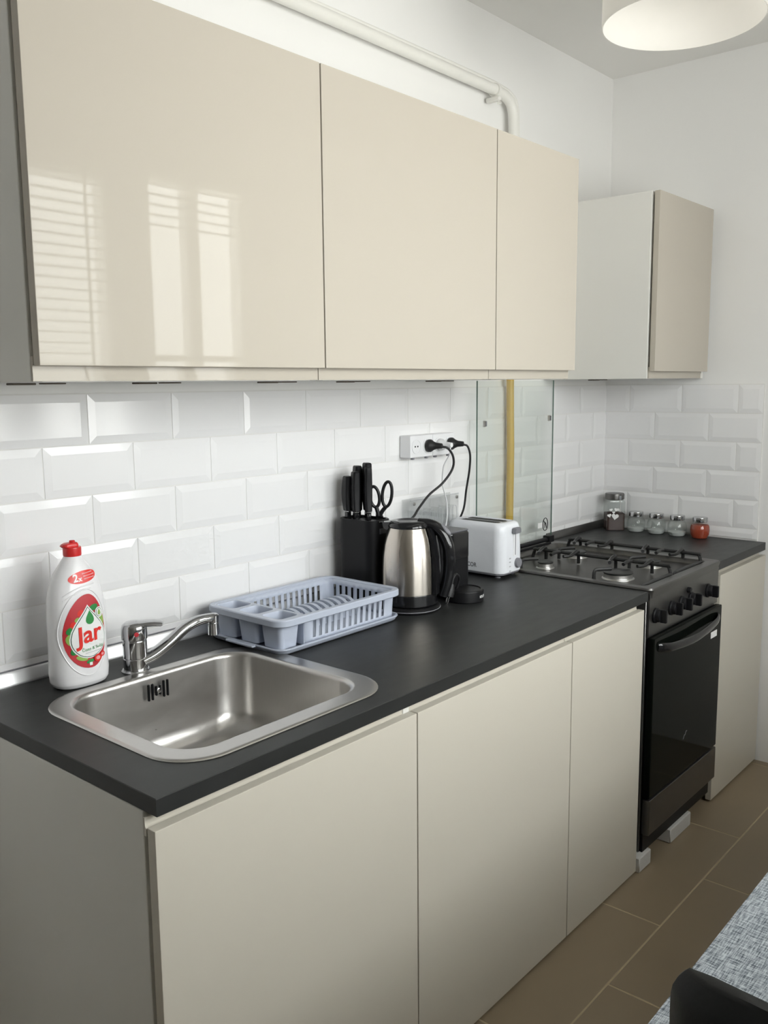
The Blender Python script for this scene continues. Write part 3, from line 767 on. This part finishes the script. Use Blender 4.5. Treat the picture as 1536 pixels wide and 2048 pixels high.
# ------------------------------------------------------------------ toaster
t = thing('toaster', 'white two slot toaster with grey lever beside the stove', 'toaster', (1.540, -.137, HC))
obj('base_plate', loft(bmesh.new(), [rrect(.050, .092, .02, .005), rrect(.058, .100, .024, .010), rrect(.0595, .102, .026, .0155)]), 'grey_plastic', t)
for fx in (-1, 1):
    for fy in (-1, 1): obj('foot', L([(.009, 0), (.009, .006)], 14, fx*.036, fy*.075), 'grey_plastic', t)
tr = [rrect(.0605, .1035, .028, .0155, n=7), rrect(.0620, .1050, .030, .019, n=7), rrect(.0615, .1045, .030, .08, n=7), rrect(.0595, .1030, .030, .138, n=7), rrect(.0575, .1010, .029, .152, n=7), rrect(.053, .0965, .026, .1605, n=7),
      rrect(.045, .0885, .022, .1640, n=7), rrect(.043, .084, .020, .1645, n=7), rrect(.041, .080, .018, .1615, n=7)]
obj('housing', loft(bmesh.new(), tr), 'toaster', t, sharp=50)
for sx in (-1, 1):
    s = obj('bread_slot', B(sx*.0185-.0125, sx*.0185+.0125, -.066, .066, .150, .1632, bev=.003, seg=2), 'steel_dark', t)
    obj('slot_opening', B(sx*.0185-.009, sx*.0185+.009, -.061, .061, .158, .1638), 'black', s)
ch = obj('lever_track', B(.0005, .0185, -.1068, -.098, .062, .142, bev=.003), 'white_plastic', t)
obj('track_slot', B(.0080, .0110, -.1074, -.1060, .066, .138), 'grey_plastic', ch)
lv = loft(bmesh.new(), [[(x, y, z) for x, z in ((-.006, .131), (.026, .131), (.0275, .135), (.025, .1485), (-.004, .1485), (-.0075, .136))] for y in (-.103, -.117)])
bmesh.ops.bevel(lv, geom=lv.edges[:], offset=.0022, segments=2, affect='EDGES')
obj('lever', lv, 'grey_plastic', t)
kn = obj('browning_knob', L([(.0150, -.1030), (.0150, -.1100), (.0138, -.1135), (.0005, -.1140)], 24, .0225, .040, 'y'), 'grey_plastic', t)
for k, z in enumerate((.020, .034, .047, .058)):
    obj('scale_mark', B(-.020, -.012, -.1056, -.1045, z-.002, z+.002), 'pale_print', t)
TOX = -.0622
obj('lettering', text_mesh('SENCOR', .0180, lambda x, y: (TOX, .015-x*.88, .0345+y), .0004), 'grey_print', t)

# ------------------------------------------------------------------ power strip, plugs and cords
t = thing('socket_strip', 'white four way surface socket strip on the tiles', 'socket', (1.405, -.0065, 1.183))
for k in (0, 1):
    x0 = -.107+k*.107
    bdy = obj('socket_module', B(x0, x0+.1065, -.0395, 0, 0, .064, bev=.003), 'white_plastic', t)
    for q in (0, 1):
        cx = x0+.028+q*.051
        s_ = obj('socket_well', L([(.0215, -.0393), (.0215, -.0412), (.0185, -.0415), (.0175, -.0400), (.0005, -.0398)], 28, cx, .032, 'y'), 'white_plastic', bdy)
        if k == 0 and q == 0:
            for dx in (-.006, .006): obj('pin_hole', L([(.0026, -.0396), (.0026, -.0405)], 10, cx+dx, .032, 'y'), 'black', bdy)
    for hx_ in (.02, .085): obj('clip', B(x0+hx_-.004, x0+hx_+.004, -.036, -.026, -.006, .001, bev=.001, seg=1), 'grey_plastic', bdy)
PW = HC
def plug(cx, m, parent, base, angle_z=-.25, scale=1.0):
    """plug body in world metres, seated on the strip front"""
    b_ = bmesh.new()
    lathe(b_, [(.0175*scale, -.0002), (.0185*scale, -.004), (.0185*scale, -.010), (.0130*scale, -.018), (.0095*scale, -.026), (.0075*scale, -.044), (.005*scale, -.045)], 20, 0, 0, 'y')
    bmesh.ops.rotate(b_, verts=b_.verts[:], cent=(0, 0, 0), matrix=Matrix.Rotation(angle_z, 3, 'Z'))
    bmesh.ops.translate(b_, verts=b_.verts[:], vec=Vector(cx)-Vector(base))
    return obj('plug', b_, m, parent)
SF = -.0065-.0418
def cord(label, px, m, pts, r, ang, name='power_cord', cat='cable', group='cables plugged into the socket strip', sc_=1.0):
    base = Vector((px, SF, 1.215)); t = thing(name, label, cat, tuple(base), 0, group)
    plug((px, SF, 1.215), m, t, base, ang, sc_)
    obj('cable', T([Vector(p)-base for p in catmull(pts, 10)], r, 10), m, t)
    return t
cord('black kettle plug with cable curving down behind the kettle', 1.377, 'rubber', [(1.389, -.089, 1.2135), (1.404, -.102, 1.207), (1.424, -.106, 1.180), (1.4275, -.100, 1.145), (1.400, -.085, 1.105), (1.352, -.072, 1.074), (1.300, -.075, 1.041), (1.255, -.082, 1.016), (1.195, -.066, 1.008), (1.171, -.055, .975), (1.160, -.048, .88), (1.148, -.060, .835), (1.135, -.10, .8245), (1.118, -.168, .8245), (1.105, -.19, .8245)], .0035, .3)
cord('black toaster plug with thin cable hanging to the toaster', 1.484, 'rubber', [(1.494, -.091, 1.2135), (1.5075, -.098, 1.207), (1.521, -.098, 1.178), (1.535, -.085, 1.13), (1.548, -.065, 1.07), (1.556, -.05, 1.01), (1.558, -.024, .95), (1.55, -.025, .88), (1.548, -.0285, .845)], .0032, .25)
cord('white plug with thin white cable behind the black plugs', 1.433, 'white_plastic', [(1.433, -.090, 1.212), (1.430, -.086, 1.185), (1.424, -.070, 1.150), (1.432, -.060, 1.10), (1.450, -.056, 1.065), (1.460, -.056, 1.03), (1.455, -.056, .97), (1.41, -.052, .87), (1.38, -.050, .8232), (1.33, -.06, .8228), (1.315, -.11, .8228)], .0020, .05, sc_=.95)
# the loose plug lying by the kettle
base = Vector((1.148, -.286, HC)); t = thing('loose_plug', 'unplugged dark two pin plug standing beside the kettle handle', 'plug', tuple(base), math.radians(-38))
tilt = Matrix.Rotation(math.radians(16), 4, 'Y')
b_ = bmesh.new(); lathe(b_, [(.012, .0215), (.0135, .023), (.013, .031), (.0095, .046), (.006, .056)], 16); bmesh.ops.transform(b_, matrix=tilt, verts=b_.verts[:])
obj('plug_body', b_, 'rubber', t)
for dy in (-.0075, .0075): obj('pin', T([tilt @ Vector((0, dy, z)) for z in (.0225, .0175, .0028)], .0022, 8), 'chrome', t)
q_ = tilt @ Vector((0, 0, .0555))
obj('cable', T(catmull([q_, q_+Vector((.004, .003, .014)), q_+Vector((.016, .014, .022)), q_+Vector((.030, .034, .006)), q_+Vector((.026, .046, -.025))], 8), .0032, 8), 'rubber', t)

# clear acrylic holder on the wall below the strip
t = thing('acrylic_holder', 'clear acrylic holder on the wall below the sockets', 'holder', (1.422, -.0065, .9650))
obj('front_panel', B(-.118, .118, -.036, -.0335, 0, .094, bev=.0006, seg=1), 'acrylic', t)
obj('back_panel', B(-.118, .118, -.0035, -.001, 0, .094, bev=.0006, seg=1), 'acrylic', t)
obj('top_edge', B(-.118, .118, -.0362, -.0333, .0925, .0942), 'pale_print', t)
for k in range(6):
    x = -.094+k*.0375
    obj('divider', B(x-.0010, x+.0010, -.0333, -.004, 0, .060), 'acrylic', t)
    pts = [(x-.012, -.0375, 0), (x-.012, -.0375, .045)]+[(x-.012*math.cos(a), -.0375, .045+.014*math.sin(a)) for a in [PI*i/8 for i in range(1, 8)]]+[(x+.012, -.0375, .045), (x+.012, -.0375, 0)]
    obj('slot_rim', T(pts, .0007, 6), 'pale_print', t)
for x in (-.105, .105):
    obj('screw', L([(.005, -.0365), (.005, -.0395), (.0025, -.0405)], 14, x, .083, 'y'), 'steel', t)

# ------------------------------------------------------------------ gas stove
SX, SW = 1.612, .516
t = thing('gas_stove', 'freestanding steel gas stove with black oven door and raised glass lid', 'stove', (SX, 0, 0))
XF = SW
bm = bmesh.new()
box(bm, 0, SW, -.632, -.035, .046, .800, .002, 1)
obj('stove_body', bm, 'steel_dark', t)
obj('plinth', B(.008, SW-.008, -.640, -.634, .046, .100), 'black', t)
# hob with a raised rim and sunken plate
hb = bmesh.new(); hcx, hcy = SW/2, -.342
def hr(hx_, hy_, r_, z): return rrect(hx_, hy_, r_, z, hcx, hcy, 6)
loft(hb, [hr(SW/2-.001, .302, .012, .800), hr(SW/2, .303, .014, .812), hr(SW/2+.004, .306, .018, .8225), hr(SW/2+.002, .304, .018, .8275), hr(SW/2-.010, .294, .018, .8285), hr(SW/2-.028, .272, .022, .8265), hr(SW/2-.038, .262, .022, .8125), hr(SW/2-.06, .24, .02, .8100)])
hob = obj('hob', hb, 'steel_dark', t)
obj('hob_plate', loft(bmesh.new(), [hr(SW/2-.0385, .2615, .021, .8095), hr(SW/2-.040, .2600, .021, .8130), hr(SW/2-.050, .250, .02, .8108)], True, True), 'hob_plate', hob)
for bx, by, r_ in ((.145, -.225, .024), (.365, -.215, .033), (.145, -.475, .043), (.365, -.475, .033)):
    bu = obj('burner', L([(r_+.006, .8098), (r_+.005, .8125), (r_+.001, .8140), (r_, .8165), (r_, .8255), (r_-.002, .8265)], 28, bx, by), 'burner', t)
    obj('burner_cap', L([(r_-.001, .8265), (r_+.001, .8275), (r_+.001, .8305), (r_-.003, .8322), (.0005, .8326)], 28, bx, by), 'iron', bu)
def grate(x0):
    g = thing('pan_support', 'black cast pan support over the %s burners of the hob' % ('left' if x0 < .25 else 'right'), 'pan support', (SX+x0, -.35, .8100), 0, 'pan supports on the hob')
    z = .036; R_ = .0056
    def P(*pp): return T(catmull(pp, 4), R_, 8)
    obj('long_bar', P((.105, .232, .002), (.105, .222, z*.9), (.105, .205, z), (.105, 0, z), (.105, -.225, z), (.105, -.240, z*.9), (.105, -.248, .002)), 'iron', g)
    obj('cross_bar', P((-.105, -.248, .004), (-.095, -.248, z*.35), (0, -.248, z*.38), (.095, -.248, z*.35), (.105, -.248, .004)), 'iron', g)
    for cy in (.128, -.122):
        for dy in (.060, -.060):
            obj('prong', P((.118, cy+dy, .004), (.1165, cy+dy, z*1.05), (.105, cy+dy, z*1.25), (.07, cy+dy*.95, z), (.045, cy+dy*.75, z)), 'iron', g)
        obj('prong', P((.105, cy, z), (.075, cy, z*1.1), (.045, cy, z)), 'iron', g)
        obj('prong', P((-.085, cy+.03, .003), (-.080, cy+.03, z*.9), (-.065, cy+.02, z), (-.035, cy, z)), 'iron', g)
    return g
grate(.139); grate(.374)
pan = prism(bmesh.new(), [(-.6345, .690), (-.640, .690), (-.6415, .805), (-.640, .8135), (-.6345, .814)], .001, SW-.001, 'x')
cp = obj('control_panel', pan, 'steel_dark', t)
for kx, big in ((.040, 1), (.150, 0), (.222, 0), (.293, 0), (.428, 1)):
    r_ = .0195
    kn = obj('knob', L([(.022, -.6405), (.022, -.6455), (.0185, -.648), (.0175, -.657), (.0160, -.659), (.0005, -.6595)], 24, kx, .745, 'y'), 'black', t)
    obj('knob_grip', B(kx-.0055, kx+.0055, -.676, -.656, .745-.0185, .745+.0185, bev=.003), 'black', kn)
obj('ignition_button', L([(.0085, -.6405), (.0085, -.650), (.007, -.652), (.0005, -.6522)], 18, .268, .7765, 'y'), 'black', t)
dr = obj('oven_door', B(.003, SW-.003, -.6580, -.6360, .2150, .6860, bev=.003), 'black_glass', t)
hpts = catmull([(.030, -.656, .656), (.050, -.668, .654), (.10, -.676, .648), (.25, -.681, .640), (.40, -.676, .648), (.455, -.668, .654), (.475, -.656, .656)], 6)
obj('door_handle', T(hpts, [(.013, .0055)]*len(hpts), 12, flat=(0, 0, 1)), 'black_gloss', dr)
obj('sticker', B(.425, .475, -.6590, -.6581, .592, .612), 'white_print', dr)
obj('emblem', prism(bmesh.new(), [(.232, .322), (.238, .322), (.243, .331), (.250, .331), (.255, .340), (.262, .340), (.262, .343), (.252, .343), (.247, .334), (.240, .334)], -.6585, -.6580, 'y'), 'grey_print', dr)
dw = obj('drawer', B(.003, SW-.003, -.6590, -.6360, .1020, .2090, bev=.004), 'steel_dark', t)
# glass lid folded up against the wall
lid = bmesh.new(); box(lid, .008, .474, -.056, -.051, .846, 1.402)
for f in lid.faces:
    if abs(f.normal.y) < .5: f.material_index = 1
lid.normal_update()
for f in lid.faces: f.material_index = 0 if abs(f.normal.y) > .5 else 1
ld = obj('glass_lid', lid, ['lid_glass', 'lid_edge'], t)
for x, z in ((.040, 1.268), (.437, 1.272)):
    st = obj('lid_bumper', B(x-.006, x+.006, -.064, -.0565, z-.010, z+.010, bev=.002), 'steel', ld)
    obj('bumper_pad', B(x+.001, x+.006, -.0660, -.0640, z-.008, z+.008), 'grey_plastic', st)
hn = bmesh.new(); tube(hn, [(.010, -.0535, .842), (.472, -.0535, .842)], .0085, 10); box(hn, .440, .474, -.068, -.040, .832, .856, .003); box(hn, .008, .040, -.068, -.040, .832, .856, .003); box(hn, .04, .44, -.075, -.064, .829, .836, .001, 1)
obj('lid_hinge', hn, 'black', t)
# printed warning sign on the lid
sg = obj('warning_sign', T([(.428+.0165*math.cos(2*PI*i/28), -.0566, .899+.0225*math.sin(2*PI*i/28)) for i in range(28)], .0014, 6, True), 'black', ld)
obj('sign_slash', T([(.4165, -.0566, .914), (.4395, -.0566, .884)], .0013, 6), 'black', sg)
fl_ = [(.422, .889), (.434, .889), (.436, .895), (.432, .904), (.430, .899), (.427, .908), (.425, .900), (.421, .896)]
pts = [Vector((a, -.0566, b)) for a, b in fl_]
obj('sign_flame', T(pts, .0008, 5, True), 'black', sg)
obj('clear_label', B(.378, .408, -.0572, -.0562, .890, .908), 'white_print', ld)
# masonry blocks below the stove
def blk(x0, x1, label): 
    o = obj('concrete_block', B(0, x1-x0, -.60, -.02, 0, .0455, bev=.003, seg=1), 'block', loc=(x0, -.05, 0)); tag(o, label, 'block', 'blocks under the stove')
blk(1.583, 1.660, 'white concrete block under the left front corner of the stove')
blk(1.800, 1.955, 'white concrete block under the middle of the stove, wider of the two')
# yellow gas hose behind the lid
tag(obj('gas_hose', T([Vector(p)-Vector((1.85, -.029, .80)) for p in catmull([(1.850, -.029, .80), (1.851, -.029, .95), (1.853, -.029, 1.15), (1.849, -.029, 1.30), (1.846, -.029, 1.45), (1.846, -.029, 1.62), (1.858, -.030, 1.75)], 6)], .0125, 14), 'yellow', loc=(1.85, -.029, .80)), 'yellow gas hose hanging behind the glass lid of the stove', 'hose')

# ------------------------------------------------------------------ jars on the right worktop
t = thing('cocoa_jar', 'square glass jar of brown powder with hearts and grey lid', 'jar', (2.522, -.082, HC), math.radians(-52))
obj('glass_body', loft(bmesh.new(), [rrect(.034, .034, .008, 0), rrect(.036, .036, .009, .003), rrect(.036, .036, .009, .112), rrect(.030, .030, .020, .121), rrect(.029, .029, .0285, .124)], True, False), 'jar_glass', t)
obj('powder', loft(bmesh.new(), [rrect(.0345, .0345, .008, .002), rrect(.0345, .0345, .008, .066)]), 'coffee', t)
ld = obj('jar_lid', L([(.035, .120), (.037, .122), (.037, .140), (.035, .1435), (.0005, .144)], 28), 'steel_dark', t)
obj('latch', B(.010, .018, -.040, -.036, .122, .138, bev=.001, seg=1), 'chrome', ld)
obj('wire_clip', T([(.014, -.0385, .122), (.014, -.0385, .075)], .0016, 6), 'steel', t)
def heart(cx, cz, s, rot):
    o_ = []
    for i in range(26):
        a = 2*PI*i/26; x = 16*math.sin(a)**3/17*s; z = (13*math.cos(a)-5*math.cos(2*a)-2*math.cos(3*a)-math.cos(4*a))/17*s
        o_.append((cx+x*math.cos(rot)-z*math.sin(rot), cz+x*math.sin(rot)+z*math.cos(rot)))
    return o_
for cx, cz, s, ro in ((-.020, .082, .0065, .2), (-.026, .060, .0085, .3), (.000, .083, .0085, -.2), (.010, .083, .006, -.5), (-.004, .056, .0145, -.15), (-.010, .072, .006, 0)):
    bb = prism(bmesh.new(), heart(cx, cz, s, ro), -.0368, -.0362, 'y'); obj('heart_print', bb, 'white_print', t)
def jar(y, label, content, grp, x=2.530):
    t = thing('spice_jar', label, 'jar', (x, y, HC), -.6, grp)
    obj('glass_body', L([(.026, 0), (.030, .002), (.034, .016), (.0355, .030), (.034, .044), (.028, .055), (.0245, .059), (.0245, .062)], 32), 'jar_glass', t)
    rr = content[1]
    prof_ = [(.026, .002), (.0325, .016), (.034, .030)]
    if rr > .04: prof_ += [(.0325, .044), (.0300, .050)]
    else: prof_ = [(.026, .002), (.0310, .010), (.0325, .016)]
    obj('content', L(prof_+[(.0005, prof_[-1][1]+.004)], 28), content[0], t)
    obj('jar_lid', L([(.0255, .060), (.027, .061), (.027, .076), (.0255, .078), (.0005, .0785)], 28), 'chrome', t)
jar(-.170, 'clear glass spice jar standing right beside the square cocoa jar', ('salt', .02), 'small spice jars')
jar(-.252, 'clear glass spice jar, middle of the three clear ones', ('salt', .02), 'small spice jars')
jar(-.334, 'clear glass spice jar standing next to the red one', ('salt', .02), 'small spice jars')
jar(-.420, 'small spice jar full of red paprika, rightmost in the row', ('paprika', .05), 'small spice jars')

# ------------------------------------------------------------------ pipes above the cabinets
t = thing('wall_pipe', 'thick white painted pipe running above the wall cabinets', 'pipe', (1.85, -.030, 2.00))
def pp(pts): return [Vector(p)-Vector((1.85, -.030, 2.00)) for p in pts]
obj('pipe_run', T(pp(catmull([(-2.45, -.030, 2.293), (0.5, -.030, 2.293), (1.60, -.030, 2.289), (1.76, -.030, 2.287), (1.815, -.030, 2.277), (1.842, -.030, 2.250), (1.849, -.030, 2.20), (1.850, -.030, 2.10), (1.850, -.030, 1.78)], 8)), .0165, 16), 'pipe', t)
cl = bmesh.new(); box(cl, -.122, -.104, -.022, .026, .252, .266, .003, 1); tube(cl, [(-.113, -.010, .258), (-.113, -.024, .244), (-.128, -.026, .240)], .004, 8); tube(cl, [(-.113+.0, .0, .287), (-.101, 0, .287)], .021, 14)
obj('pipe_clip', cl, 'pipe', t)
t2 = thing('wall_pipe', 'thin white pipe following the outside of the thick one', 'pipe', (1.89, -.020, 2.00))
obj('pipe_run', T([Vector(p)-Vector((1.89, -.020, 2.00)) for p in catmull([(-2.45, -.018, 2.317), (0.5, -.018, 2.317), (1.60, -.018, 2.315), (1.79, -.018, 2.311), (1.860, -.018, 2.298), (1.886, -.018, 2.265), (1.892, -.018, 2.20), (1.893, -.018, 2.10), (1.893, -.018, 1.78)], 8)], .0070, 12), 'pipe', t2)

# ------------------------------------------------------------------ pendant lamp
LR = .19; LXY = (1.52, -.716); LZ0 = 2.250
t = thing('pendant_lamp', 'white fabric drum shade hanging from the ceiling', 'lamp', (*LXY, LZ0))
obj('lamp_shade', loft(bmesh.new(), [[(r_*math.cos(2*PI*i/64), r_*math.sin(2*PI*i/64), z) for i in range(64)] for r_, z in ((LR-.003, .002), (LR-.003, 0), (LR, 0), (LR, .002), (LR-.002, .22), (LR-.005, .22), (LR-.005, .218))]+[[((LR-.003)*math.cos(2*PI*i/64), (LR-.003)*math.sin(2*PI*i/64), .002) for i in range(64)]], False, False), 'shade', t)
obj('cord', T([(0, 0, .15), (0, 0, ZC-LZ0-.02)], .003, 8), 'white_plastic', t)
obj('ceiling_rose', L([(.045, ZC-LZ0-.025), (.05, ZC-LZ0-.02), (.05, ZC-LZ0)], 24), 'white_plastic', t)
obj('lamp_holder', L([(.012, .125), (.018, .13), (.018, .17), (.008, .18)], 18), 'white_plastic', t)
obj('bulb', L([(.0005, .085), (.012, .088), (.019, .098), (.019, .108), (.013, .122), (.012, .13)], 20), 'white_print', t)
bl = bpy.data.lights.new('bulb_light', 'POINT'); bl.energy = 0.75; bl.color = (1.0, 0.97, 0.92); bl.shadow_soft_size = 0.03
bo = bpy.data.objects.new('bulb_light', bl); C.objects.link(bo); bo.parent = t; bo.location = (0, 0, .060)
for k in range(3):
    a = 2*PI*k/3; obj('shade_spoke', T([(.012*math.cos(a), .012*math.sin(a), .155), ((LR-.003)*math.cos(a), (LR-.003)*math.sin(a), .21)], .0015, 6), 'white_plastic', t)

# ------------------------------------------------------------------ table, cloth, chair
TX0, TX1, TY0, TY1, TZ = .005, 1.855, -1.945, -1.325, .742
t = thing('dining_table', 'wooden dining table hidden under the grey woven cloth', 'table', ((TX0+TX1)/2, (TY0+TY1)/2, 0))
hx, hy = (TX1-TX0)/2, (TY1-TY0)/2
obj('tabletop', B(-hx, hx, -hy, hy, .712, TZ-.001, bev=.003), 'table', t)
for sx in (-1, 1):
    for sy in (-1, 1): obj('leg', B(sx*(hx-.05)-.028, sx*(hx-.05)+.028, sy*(hy-.05)-.028, sy*(hy-.05)+.028, 0, .712, bev=.003), 'table', t)
def cloth_bm():
    b_ = bmesh.new(); e = .003; rg = []
    for s_, z in ((0.0, .0028), (.004, .0022), (.006, -.002), (.007, -.02), (.0085, -.06), (.010, -.12)):
        ring = []
        for (x, y, _) in rrect(hx+e+s_, hy+e+s_, .012, 0, n=4):
            ring.append((x, y, z))
        rg.append(ring)
    top = rg[0]
    loft(b_, [[(x*.985, y*.97, .0028) for x, y, z in top]]+rg, True, False)
    return b_
tag(obj('tablecloth', cloth_bm(), 'cloth', loc=((TX0+TX1)/2, (TY0+TY1)/2, TZ)), 'grey woven tablecloth covering the dining table', 'tablecloth')
CX, CY = -.062, -1.622
t = thing('dining_chair', 'black leather dining chair at the end of the table', 'chair', (CX, CY, 0))
def back_bm():
    b_ = bmesh.new(); n = 21; hw = .214; z0, z1 = .47, .954
    fr, bk = [], []
    zz = [0, .35, .70, .92, .95, .965, .98, .992, 1.0]
    def half(s):                                     # width narrows at the rounded upper corners
        return hw*(1 if s < .95 else math.sqrt(max(0, 1-((s-.95)/.05)**2*.11)))
    def P(u, s, off):
        y = half(s)*u; bulge = .027*(1-u*u); z = z0+(z1-z0)*s-.012*u*u*s
        return (off-bulge+.010-.012*(s-.5), y, z)
    G = {}
    for side, off in ((0, -.016), (1, .016)):
        for i in range(n):
            for j, s in enumerate(zz):
                u = -1+2*i/(n-1); o_ = off*(1-.7*max(0, (s-.94)/.06))*(1-.65*max(0, (abs(u)-.9)/.1))
                G[side, i, j] = b_.verts.new(P(u, s, o_))
    m_ = len(zz)
    for side in (0, 1):
        for i in range(n-1):
            for j in range(m_-1): b_.faces.new((G[side, i, j], G[side, i+1, j], G[side, i+1, j+1], G[side, i, j+1]))
    for i in range(n-1):
        for j in (0, m_-1): b_.faces.new((G[0, i, j], G[0, i+1, j], G[1, i+1, j], G[1, i, j]))
    for j in range(m_-1):
        for i in (0, n-1): b_.faces.new((G[0, i, j], G[0, i, j+1], G[1, i, j+1], G[1, i, j]))
    return b_
obj('backrest', back_bm(), 'leather', t, sharp=60)
obj('seat', loft(bmesh.new(), [rrect(.20, .205, .04, .425, .19, 0), rrect(.21, .215, .045, .435, .19, 0), rrect(.21, .215, .045, .470, .19, 0), rrect(.195, .20, .04, .482, .19, 0)]), 'leather', t)
for sx, sy in ((.01, -.18), (.01, .18), (.37, -.18), (.37, .18)):
    obj('leg', T([(sx, sy, 0), (sx, sy, .43)], [.011, .015], 10), 'black', t)
for sy in (-.17, .17): obj('back_post', T([(.012, sy, .43), (-.005, sy, .60)], .011, 8), 'black', t)
